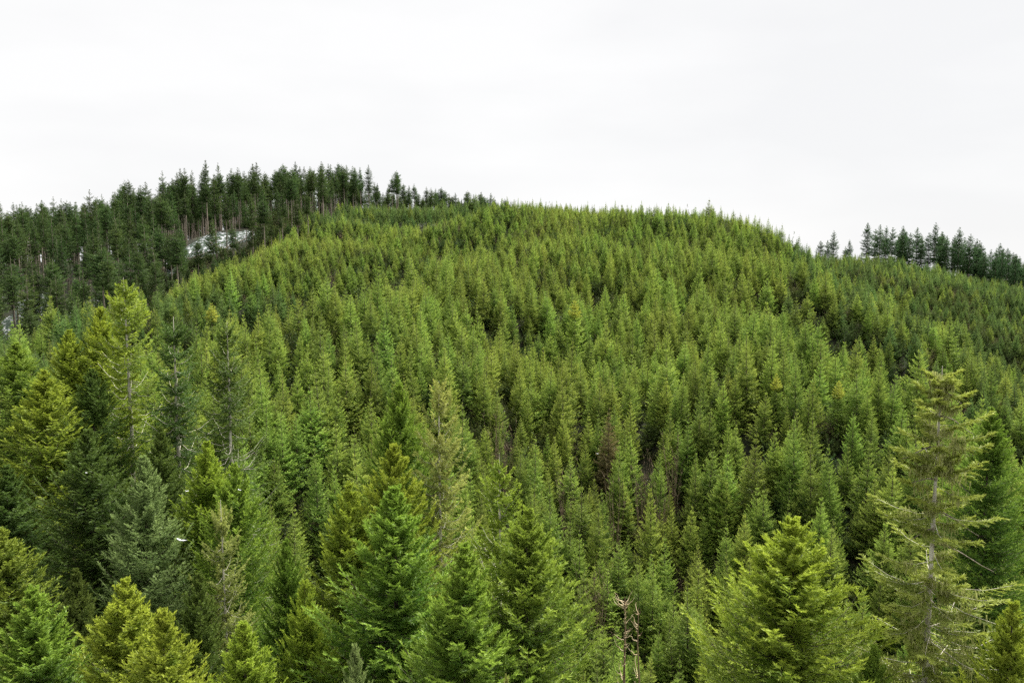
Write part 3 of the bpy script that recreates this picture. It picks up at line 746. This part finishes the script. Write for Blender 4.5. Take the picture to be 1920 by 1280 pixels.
# distance already risen above the crest line since it came back into view
lag = np.clip(di - 6, 0, None)
was_hidden = (_py[ci, lag] - _run[ci, lag]) > 6
foot = (Y > 130) & (((hidden_by > -4) & beyond) | (was_hidden & (hidden_by < 6)))
ok &= ~(foot & (np.random.default_rng(61).random(len(X)) < 0.50))
ahead = np.clip(di + 6, 0, len(cdd) - 1)
crest = ((_py[ci, ahead] - _py[ci, di]) > 25) & (np.abs(hidden_by) < 12)
CREST = crest[ok]
X, Y = X[ok], Y[ok]; Z = height(X, Y)
nY = len(X)
near = np.clip((215 - Y) / 115, 0, 1)
SC = (0.68 + 0.60 * near) * np.exp(g.normal(0, 1, nY) * (0.10 + 0.05 * near)) 
SC *= np.where(g.random(nY) < 0.10, 0.70, 1) * np.where(g.random(nY) < 0.05, 1.22, 1)
SC *= np.where(CREST, 1.10, 1.0)
WID = SC * g.uniform(0.78, 1.18, nY) * (1 - 0.12 * near)
ROT = g.uniform(0, 6.28, nY); PID = g.integers(0, 8, nY)
LEAN = g.normal(0, 0.04, (nY, 2))
base_i = len(TREES)
for i in range(nY):
    TREES.append((X[i], Y[i], Z[i] + YH * SC[i], Z[i], 1.55 * WID[i], 1.0, ('young', i)))

# ------------------------------------------------------------------ count what the picture shows of each tree (painter's order, simple outlines)
GW, GHt = 960, 640
buf = np.full((GHt, GW), -1, np.int32)
order = sorted(range(len(TREES)), key=lambda i: -TREES[i][1])
for i in order:
    x, y, zt, zb, hw, full, key = TREES[i]
    p0, p1 = project(x, y, zt), project(x, y, zb)
    if p0[2] < 5: continue
    cx0, y0, y1 = p0[0] / 2, p0[1] / 2, p1[1] / 2
    w = hw * FPX / p0[2] / 2
    r0, r1 = max(0, int(y0)), min(GHt, int(y1) + 1)
    if r1 <= r0 or cx0 + w < 0 or cx0 - w > GW: continue
    for rr in range(r0, r1):
        f = min(1.0, max(0.02, rr + 0.5 - y0) / max(1.0, (y1 - y0) * full)) ** 0.85
        a, b = int(round(cx0 - w * f)), int(round(cx0 + w * f)) + 1
        a, b = max(0, a), min(GW, b)
        if b > a: buf[rr, a:b] = i
cnt = np.bincount(buf[buf >= 0], minlength=len(TREES))
ys_, xs_ = np.nonzero(buf >= 0)
cxs = np.bincount(buf[ys_, xs_], xs_, len(TREES)) / np.maximum(cnt, 1) * 2
cys = np.bincount(buf[ys_, xs_], ys_, len(TREES)) / np.maximum(cnt, 1) * 2

# ------------------------------------------------------------------ tall conifers: the seen ones one by one
tall_index = [i for i in range(len(TREES)) if TREES[i][6] != -1 and TREES[i][6][0] == 'tall']
tall_seen = sorted(tall_index, key=lambda i: -cnt[i])
tall_pick = [i for i in tall_seen if cnt[i] >= 14][:295]
old = [i for i in tall_pick if tall[i - tall_index[0]][4] == 'old forest']
ridge = [i for i in tall_pick if tall[i - tall_index[0]][4] == 'right ridge']
names = {}
def ordw(k):
    if k < 12: return ORD[k]
    tens = {2: 'twenty', 3: 'thirty', 4: 'forty', 5: 'fifty', 6: 'sixty', 7: 'seventy', 8: 'eighty', 9: 'ninety'}
    teen = ['thirteenth', 'fourteenth', 'fifteenth', 'sixteenth', 'seventeenth', 'eighteenth', 'nineteenth']
    n = k + 1
    if n < 20: return teen[n - 13]
    if n % 10 == 0: return tens[n // 10][:-1] + 'ieth'
    return tens[n // 10] + '-' + ORD[n % 10 - 1]
# old forest: bands of depth, counted from the left edge of the picture
bands = [('skyline', 'whose tip stands against the sky'), ('upper', 'just below the skyline trees'), ('middle', 'in the middle of the forest slope'), ('front', 'at the front edge of the old forest')]
def is_sky(i):
    p = project(*TREES[i][:3])
    c, rr = int(p[0] / 2), int(p[1] / 2) 
    if not (0 <= c < GW and 1 <= rr < GHt): return False
    return not (buf[:rr, max(0, c - 1):c + 2] >= 0).any()
sky_old = [i for i in old if is_sky(i)]
rest = [i for i in old if i not in set(sky_old)]
q = {}
for i in rest:
    d = TREES[i][1] - float(poly_side(np.array([TREES[i][0]]), np.array([TREES[i][1]]), EDGE)[0])
    q.setdefault('front' if d < 30 else ('middle' if d < 75 else 'upper'), []).append(i)
for nm, lst in [('skyline', sky_old)] + list(q.items()):
    lst.sort(key=lambda i: cxs[i])
    ph = dict(bands)[nm]
    for k, i in enumerate(lst):
        names[i] = 'tall dark conifer %s, %s from the left' % (ph, ordw(k))
ridge.sort(key=lambda i: project(*TREES[i][:3])[0])
for k, i in enumerate(ridge):
    names[i] = 'slim ridge conifer against the bright sky at right, %s from the gap side' % ordw(k)
for i in tall_pick:
    x, y, z, s, where = tall[i - tall_index[0]]
    rr = random.Random(i)
    w = s * rr.uniform(0.85, 1.15) * (1.05 if where == 'right ridge' else 1.0)
    e = empty('tall_conifer', (x, y, z), rr.uniform(0, 6.28), (w, w, s))
    tag(e, ('small dark understory conifer' + names[i][17:] if s < 0.6 else names[i]), 'tree', 'old forest conifers' if where == 'old forest' else 'conifers on the right ridge')
    cm, tm = tall_protos[rr.randrange(8) if x / y < (430 - CX) / FPX else 4 + rr.randrange(4)] if where == 'old forest' else ridge_protos[rr.randrange(5)]
    child('trunk', tm, e); child('crown', cm, e)

# ------------------------------------------------------------------ young firs: the 300 that show largest one by one
SPECIAL = [(1455, 745, 119, 'yellow', 'yellow-tipped young fir, the brighter one above the broad yellow-green fir', 'bright yellow-tipped fir'),
           (1572, 750, 116, 'yellow', 'paler yellow-tipped young fir right of the bright yellow-tipped one', 'paler yellow-tipped fir'),
           (395, 535, 172, 'yellow', 'young fir with a yellowed top on the far left slope', 'far yellow fir'),
           (1078, 570, 157, 'yellow', 'small young fir with yellow top in the middle of the hill', 'mid-hill yellow fir'),
           (1142, 770, 120, 'brown', 'brownish dying young fir in the lower middle of the hill', 'brownish dying fir')]
for px, py, D_, kind, label, short in SPECIAL:
    x, y, zt = [float(v) for v in ray(px, py, D_)]
    zg = zat(x, y); s = max(0.95, (zt - zg) / YH) * (1.08 if D_ < 160 else 0.8)
    e = empty('young_fir', (x, y, zg), random.uniform(0, 6), (s * 0.95, s * 0.95, s))
    tag(e, label, 'tree', 'young firs of the plantation')
    cm, tm = young_protos[random.randrange(8)]
    child('trunk', tm, e)
    if kind == 'brown':
        child('crown', cm, e, [M['brown_needle'], None])
    else:
        # upper quarter of the crown yellowed: its own part above the green crown
        r = np.random.default_rng(int(px))
        top = crown_mesh('yellow_top', r, M['yellow_top'], M['bark_dark'], H=YH - 0.2, zb=YH * 0.72, R=0.85, prof=lambda t: 0.1 + 0.9 * t ** 0.8, nb=60, nsec=9, ntuft=6, tl=0.26, tw=0.09,
                         elev_top=45, elev_bot=15, curve=0.2, droop=0.2, secf=0.4, whorl=6)
        low = crown_mesh('green_crown', r, M['young'], M['bark_dark'], H=YH * 0.76, zb=0.7, R=1.8, prof=lambda t: 0.35 + 0.65 * t ** 0.82, nb=150, nsec=11, ntuft=5, tl=0.26, tw=0.085,
                         elev_top=25, elev_bot=2, curve=0.22, droop=0.25, secf=0.42, gap=0.1, whorl=17)
        child('crown', low, e)
        tag(child('crown_top', top, e), 'yellowed top of the crown')
    LAND.append((px, py + 45, short))

young_idx = np.arange(base_i, base_i + nY)
pick = young_idx[np.argsort(-cnt[young_idx], kind='stable')][:290]
pick_set = set(int(i) for i in pick)
LAND += [(935, 775, 'upper brush thicket'), (1225, 855, 'twiggy brush patch'), (1110, 1055, 'brown brush gap')]
lx = np.array([(a, b) for a, b, _ in LAND])
groups = {}
for i in pick:
    d = np.hypot(lx[:, 0] - cxs[i], lx[:, 1] - cys[i]); k = int(d.argmin())
    dx, dy = cxs[i] - lx[k, 0], cys[i] - lx[k, 1]
    if abs(dx) > abs(dy): dr = 'to the right of' if dx > 0 else 'to the left of'
    else: dr = 'below' if dy > 0 else 'above'
    groups.setdefault((k, dr), []).append((d[k], int(i)))
for (k, dr), lst in groups.items():
    lst.sort()
    for n_, (d_, i) in enumerate(lst):
        j = i - base_i
        e = empty('young_fir', (X[j], Y[j], Z[j]), ROT[j], (WID[j], WID[j], SC[j]))
        e.rotation_euler = (LEAN[j, 0], LEAN[j, 1], ROT[j])
        size = 'tall young green fir' if SC[j] > 1.18 else ('small young green fir' if SC[j] < 0.9 else 'young green fir')
        lab = '%s, %s nearest %s the %s' % (size, ordw(n_), dr, LAND[k][2]) if n_ else '%s nearest %s the %s' % (size, dr, LAND[k][2])
        tag(e, lab, 'tree', 'young firs of the plantation')
        cm, tm = young_protos[int(PID[j])]
        child('trunk', tm, e); child('crown', cm, e)

# ------------------------------------------------------------------ the rest of the plantation and of the old forest: one mass each
def scatter(name, protos, pts, rot, scl, idx, label):
    coll = bpy.data.collections.new(name + '_kinds')
    for k, (cm, tm) in enumerate(protos):
        coll.objects.link(bpy.data.objects.new('%s_kind_%02d' % (name, k), joined(name + '_kind', cm, tm)))
    me = bpy.data.meshes.new(name)
    me.vertices.add(len(pts)); me.vertices.foreach_set('co', np.asarray(pts, np.float32).ravel())
    a = me.attributes.new('tree_rot', 'FLOAT_VECTOR', 'POINT'); a.data.foreach_set('vector', np.asarray(rot, np.float32).ravel())
    a = me.attributes.new('tree_scale', 'FLOAT_VECTOR', 'POINT'); a.data.foreach_set('vector', np.asarray(scl, np.float32).ravel())
    a = me.attributes.new('tree_kind', 'INT', 'POINT'); a.data.foreach_set('value', np.asarray(idx, np.int32))
    o = bpy.data.objects.new(name, me); C.objects.link(o)
    tag(o, label, 'forest', kind='stuff')
    ng = bpy.data.node_groups.new(name + '_scatter', 'GeometryNodeTree')
    ng.interface.new_socket('Geometry', in_out='INPUT', socket_type='NodeSocketGeometry')
    ng.interface.new_socket('Geometry', in_out='OUTPUT', socket_type='NodeSocketGeometry')
    N, Lk = ng.nodes, ng.links
    gi, go = N.new('NodeGroupInput'), N.new('NodeGroupOutput')
    ip = N.new('GeometryNodeInstanceOnPoints')
    ci = N.new('GeometryNodeCollectionInfo')
    ci.inputs['Collection'].default_value = coll
    ci.inputs['Separate Children'].default_value = True; ci.inputs['Reset Children'].default_value = True
    def attr(nm, tp):
        q_ = N.new('GeometryNodeInputNamedAttribute'); q_.data_type = tp; q_.inputs['Name'].default_value = nm
        return q_.outputs['Attribute']
    Lk.new(gi.outputs[0], ip.inputs['Points']); Lk.new(ci.outputs[0], ip.inputs['Instance'])
    ip.inputs['Pick Instance'].default_value = True
    Lk.new(attr('tree_kind', 'INT'), ip.inputs['Instance Index'])
    Lk.new(attr('tree_rot', 'FLOAT_VECTOR'), ip.inputs['Rotation'])
    Lk.new(attr('tree_scale', 'FLOAT_VECTOR'), ip.inputs['Scale'])
    Lk.new(ip.outputs[0], go.inputs[0])
    md = o.modifiers.new('scatter', 'NODES'); md.node_group = ng
    return o

keep = np.array([i for i in range(nY) if (base_i + i) not in pick_set])
PXY = CX + FPX * X / Y
cool_shaded = ((PXY > 1480) & (Y > 150 - 0.06 * (PXY - 1480)) & (np.random.default_rng(10).random(nY) < np.where(Y > 200, 0.85, 0.55))) | ((PXY < 960) & (Y > 262)) | ((PXY < 800) & (Y > 152 + 0.05 * (PXY - 400)) & (Y < 192 + 0.06 * (PXY - 400)) & (np.random.default_rng(9).random(nY) < 0.75))  # far folds and gully slopes that take the shade-darkened needles
cool_shaded &= np.random.default_rng(8).random(nY) < 0.85
cool_shaded_protos = []
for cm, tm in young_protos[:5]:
    c2 = cm.copy(); c2.materials[0] = M['young_cool_shaded']; cool_shaded_protos.append((c2, tm))
kc = np.array([i for i in keep if cool_shaded[i]]); keep = np.array([i for i in keep if not cool_shaded[i]])
scatter('far_slope_firs', cool_shaded_protos, np.stack([X, Y, Z], 1)[kc], np.stack([LEAN[:, 0], LEAN[:, 1], ROT], 1)[kc],
        np.stack([WID, WID, SC], 1)[kc], PID[kc] % 5, 'cooler green, shade-tinted young firs on the folds behind the main hill')
scatter('plantation_firs', young_protos, np.stack([X, Y, Z], 1)[keep], np.stack([LEAN[:, 0], LEAN[:, 1], ROT], 1)[keep],
        np.stack([WID, WID, SC], 1)[keep], PID[keep], 'dense young fir plantation covering the hill')
tp = set(tall_pick)
tr_ = [tall[i - tall_index[0]] for i in tall_index if i not in tp]
g2 = np.random.default_rng(5)
sc_ = np.array([[t[3], t[3], t[3]] for t in tr_])
scatter('old_forest_interior', tall_protos, np.array([t[:3] for t in tr_]), np.stack([0 * sc_[:, 0], 0 * sc_[:, 0], g2.uniform(0, 6.28, len(tr_))], 1), sc_,
        g2.integers(0, 8, len(tr_)), 'dark interior of the old conifer forest on the left')

# ------------------------------------------------------------------ undergrowth between the trees
M['leaf'] = needle_material('low_shrub_leaves', (0.030, 0.062, 0.014), (0.100, 0.140, 0.035), 0.05, 0.5)
bush_protos = []
for k in range(4):
    r = np.random.default_rng(600 + k)
    cm = crown_mesh('low_bush', r, M['leaf'] if k < 3 else M['twig'], M['twig'], H=1.3, zb=0.0, R=1.15, prof=lambda t: 0.55 + 0.45 * np.sin(t * 2.6), nb=26, nsec=9, ntuft=6 if k < 3 else 3, tl=0.22, tw=0.12 if k < 3 else 0.02,
                    elev_top=70, elev_bot=25, curve=0.3, droop=0.1, secf=0.5, thick=0.014, up=0.3)
    tm = make_trunk('low_bush_stem', r, 0.9, 0.03, M['twig'], 4, 0.1, 1.0, 4)
    bush_protos.append((cm, tm))
bx, by, gb = jitter_grid(-220, 260, 60, 300, 2.0, 0.7, 44)
ba = bx / by
bd = poly_side(bx, by, EDGE)
bpx = CX + FPX * ba
okb = (np.abs(ba) < 0.8) & ~((by > 259) & (by < 282) & (bpx > 350) & (bpx < 480)) & ~((by > 244) & (bpx < 95)) & (((by < 285) & ((by < bd) | (ba > 0))) | ((by > bd - 2) & (by < bd + 70) & (ba < -0.2)))
bx, by = bx[okb], by[okb]
bs = gb.uniform(0.6, 1.6, len(bx))
scatter('undergrowth', bush_protos, np.stack([bx, by, height(bx, by)], 1), np.stack([0 * bx, 0 * bx, gb.uniform(0, 6.28, len(bx))], 1),
        np.stack([bs, bs, bs * gb.uniform(0.7, 1.2, len(bx))], 1), gb.integers(0, 4, len(bx)), 'low brown and green undergrowth between the trees')

# ------------------------------------------------------------------ bare brush
for k, ((x, y), (px, py, D_)) in enumerate(zip(BR, BRUSH)):
    r = np.random.default_rng(700 + k)
    zg = zat(x, y)
    e = empty('bare_shrub', (x, y, zg))
    n = 15
    Vs, Fs, off = [], [], 0
    top = max(4.0, float(ray(px, py, D_)[2]) - zg) if k < 9 else 5.0
    for q_ in range(n):
        a = r.uniform(0, 6.28); h = top * r.uniform(0.6, 1.1); sp = r.uniform(0.2, 1.6)
        ps = np.array([(math.cos(a) * (0.3 + sp * s ** 1.5), math.sin(a) * (0.3 + sp * s ** 1.5), h * s - 0.2) for s in np.linspace(0, 1, 5)]) + r.normal(0, 0.06, (5, 3))
        V, F = tube_rings(ps, np.linspace(0.035, 0.012, 5), 3); Vs.append(V); Fs.append(F + off); off += len(V)
        for j in range(9):
            s = r.uniform(0.35, 1); b = ps[min(4, int(s * 5))]; a2 = r.uniform(0, 6.28); l2 = r.uniform(0.4, 1.1)
            p2 = np.array([b, b + np.array([math.cos(a2) * l2 * 0.3, math.sin(a2) * l2 * 0.3, l2 * 0.5]), b + np.array([math.cos(a2) * l2 * 0.5, math.sin(a2) * l2 * 0.5, l2])])
            V, F = tube_rings(p2, [0.018, 0.012, 0.006], 3); Vs.append(V); Fs.append(F + off); off += len(V)
    child('stems', mesh_from('stems', np.concatenate(Vs), [(np.concatenate(Fs), 0)], [M['twig']]), e)
    tag(e, ['leafless reddish shrub, upper one of the brush thicket on the hill', 'leafless shrub below the upper brush thicket', 'leafless shrub left of the twiggy brush patch',
            'leafless tan shrub, left stem cluster of the twiggy brush patch', 'leafless tan shrub, right stem cluster of the twiggy brush patch', 'low leafless shrub just left of the twiggy brush patch',
            'leafless brown shrub in a dark gap above the dead snag', 'second leafless brown shrub beside the gap above the dead snag', 'leafless shrub right above the twiggy brush patch',
            'leafless shrub high on the left of the hill', 'reddish leafless shrub in the gully on the right'][k], 'shrub', 'bare shrubs among the firs')

# ------------------------------------------------------------------ snow on the forest floor
def snow_patch(px, D_, rx, ry, label, seed):
    x0, y0, _ = [float(v) for v in ray(px, 500, D_)]
    r = np.random.default_rng(seed)
    nr, na = 9, 40
    ph = r.uniform(0, 6.28, 5)
    V = [(x0, y0, zat(x0, y0) + 0.35)]
    aa = np.linspace(0, 2 * math.pi, na, endpoint=False)
    edge = 1 + 0.18 * np.sin(2 * aa + ph[0]) + 0.16 * np.sin(3 * aa + ph[1]) + 0.10 * np.sin(7 * aa + ph[2]) + 0.07 * np.sin(13 * aa + ph[3])
    for k in range(1, nr + 1):
        f = k / nr
        xx = x0 + np.cos(aa) * rx * edge * f; yy = y0 + np.sin(aa) * ry * edge * f
        zz = height(xx, yy) + 0.35 * (1 - f ** 4) - 0.10 * (f == 1) + r.normal(0, 0.12, na) * (f < 1)
        V += list(zip(xx, yy, zz))
    V = np.array(V)
    tri = np.array([[0, 1 + k, 1 + (k + 1) % na] for k in range(na)])
    qd = np.array([[1 + (k - 1) * na + j, 1 + k * na + j, 1 + k * na + (j + 1) % na, 1 + (k - 1) * na + (j + 1) % na] for k in range(1, nr) for j in range(na)])
    me = mesh_from('snow_patch', V, [(tri, 0), (qd, 0)], [M['snow']])
    o = bpy.data.objects.new('snow_patch', me); C.objects.link(o)
    tag(o, label, 'snow', 'snow patches on the old forest floor')
    return x0, y0
SP = [(400, 270, 10, 10, 'largest patch of old snow among slash at the foot of the dark forest'), (458, 272, 6, 8, 'snow patch right of the largest one, behind bare trunks'),
      (575, 276, 3, 5, 'small snow patch where the dark forest meets the young hill'), (55, 256, 9, 14, 'broken snow patch near the left edge under dark trees'),
      (150, 250, 6, 7, 'snow patch between dark trunks right of the left-edge patch'), (255, 252, 6, 6, 'thin snow patch under the dark forest, left of the largest one'),
      (20, 285, 7, 8, 'upper snow patch at the left edge of the dark forest'), (330, 262, 5, 6, 'narrow snow patch just left of the largest one')]
for k, (px, D_, rx, ry, lab) in enumerate(SP):
    x0, y0 = snow_patch(px, D_, rx, ry, lab, 800 + k)
# fallen logs in the clearing
LOGS = [(385, 262, 7, 0.4), (405, 266, 8, 2.4), (425, 263, 6, 1.3), (370, 260, 7, 2.9), (448, 266, 6, 0.9), (75, 254, 8, 0.5), (45, 258, 7, 2.2), (570, 273, 5, 0.3)]
LLAB = ['leftward fallen log in the largest snow patch', 'long fallen log across the middle of the largest snow patch', 'short fallen log at the right of the largest snow patch', 'fallen log at the left rim of the largest snow patch',
        'fallen log on the snow patch behind bare trunks', 'fallen log on the broken snow patch near the left edge', 'second fallen log on the broken left-edge snow patch', 'fallen log on the small snow patch by the young hill']
for k, (px, D_, L_, a) in enumerate(LOGS):
    x0, y0, _ = [float(v) for v in ray(px, 500, D_)]
    r = np.random.default_rng(850 + k)
    ss = np.linspace(-0.5, 0.5, 7)
    xx = x0 + np.cos(a) * L_ * ss; yy = y0 + np.sin(a) * L_ * ss
    e = empty('fallen_log', (x0, y0, zat(x0, y0)))
    ps = np.stack([xx - x0, yy - y0, height(xx, yy) - zat(x0, y0) + 0.5], 1)
    rod('trunk', ps, np.linspace(0.26, 0.14, 7), e, M['bark'], 7)
    for j in range(5):
        b = ps[1 + j]; a2 = r.uniform(0, 6.28); l2 = r.uniform(0.7, 1.8)
        rod('branch', [b, b + np.array([math.cos(a2) * l2 * .4, math.sin(a2) * l2 * .4, l2 * .5]), b + np.array([math.cos(a2) * l2 * .6, math.sin(a2) * l2 * .6, l2])], [0.06, 0.04, 0.015], e, M['bark'], 4)
    tag(e, LLAB[k], 'log', 'fallen logs on the snow')

# ------------------------------------------------------------------ snow lying on boughs
def snow_clump(px, py, D_, w, label, seed):
    x0, y0, z0 = [float(v) for v in ray(px, py, D_)]
    r = np.random.default_rng(seed)
    n = 9
    ps = np.stack([np.linspace(-0.5, 0.5, n) * w, r.normal(0, 0.03, n), -0.10 * w * np.sin(np.linspace(0, math.pi, n)) + 0.16 * w * np.linspace(1, 0.2, n) ** 2 + r.normal(0, 0.012 * w, n)], 1)
    V, F = tube_rings(ps, 0.075 * w * np.sin(np.linspace(0.5, math.pi - 0.1, n)) * r.uniform(0.7, 1.2, n) + 0.015, 8)
    V = V.reshape(n, 8, 3); V[..., 2] = ps[:, None, 2] + (V[..., 2] - ps[:, None, 2]) * 0.7; V = V.reshape(-1, 3) + r.normal(0, 0.012, (n * 8, 3))
    caps = np.array([list(range(8))[::-1], list(range((n - 1) * 8, n * 8))])
    me = mesh_from('snow_on_bough', V, [(F, 0), (caps, 0)], [M['snow_clean']])
    me.polygons.foreach_set('use_smooth', np.ones(len(me.polygons), bool))
    o = bpy.data.objects.new('snow_on_bough', me); o.location = (x0, y0, z0); C.objects.link(o)
    tag(o, label, 'snow', 'snow lying on boughs')
snow_clump(341, 1012, 48, 0.65, 'bright streak of snow on a bough left of the slender pale fir', 1)
snow_clump(350, 920, 57, 0.16, 'small snow dab on the fir above the bright snow streak', 2)
snow_clump(450, 918, 56, 0.24, 'thin tilted snow streak on the fir above the slender pale fir', 3)
snow_clump(162, 886, 61, 0.16, 'small snow dab on the wide dark left fir', 4)
snow_clump(1120, 850, 104, 0.3, 'tiny white snow spot on the hill left of the twiggy brush', 5)
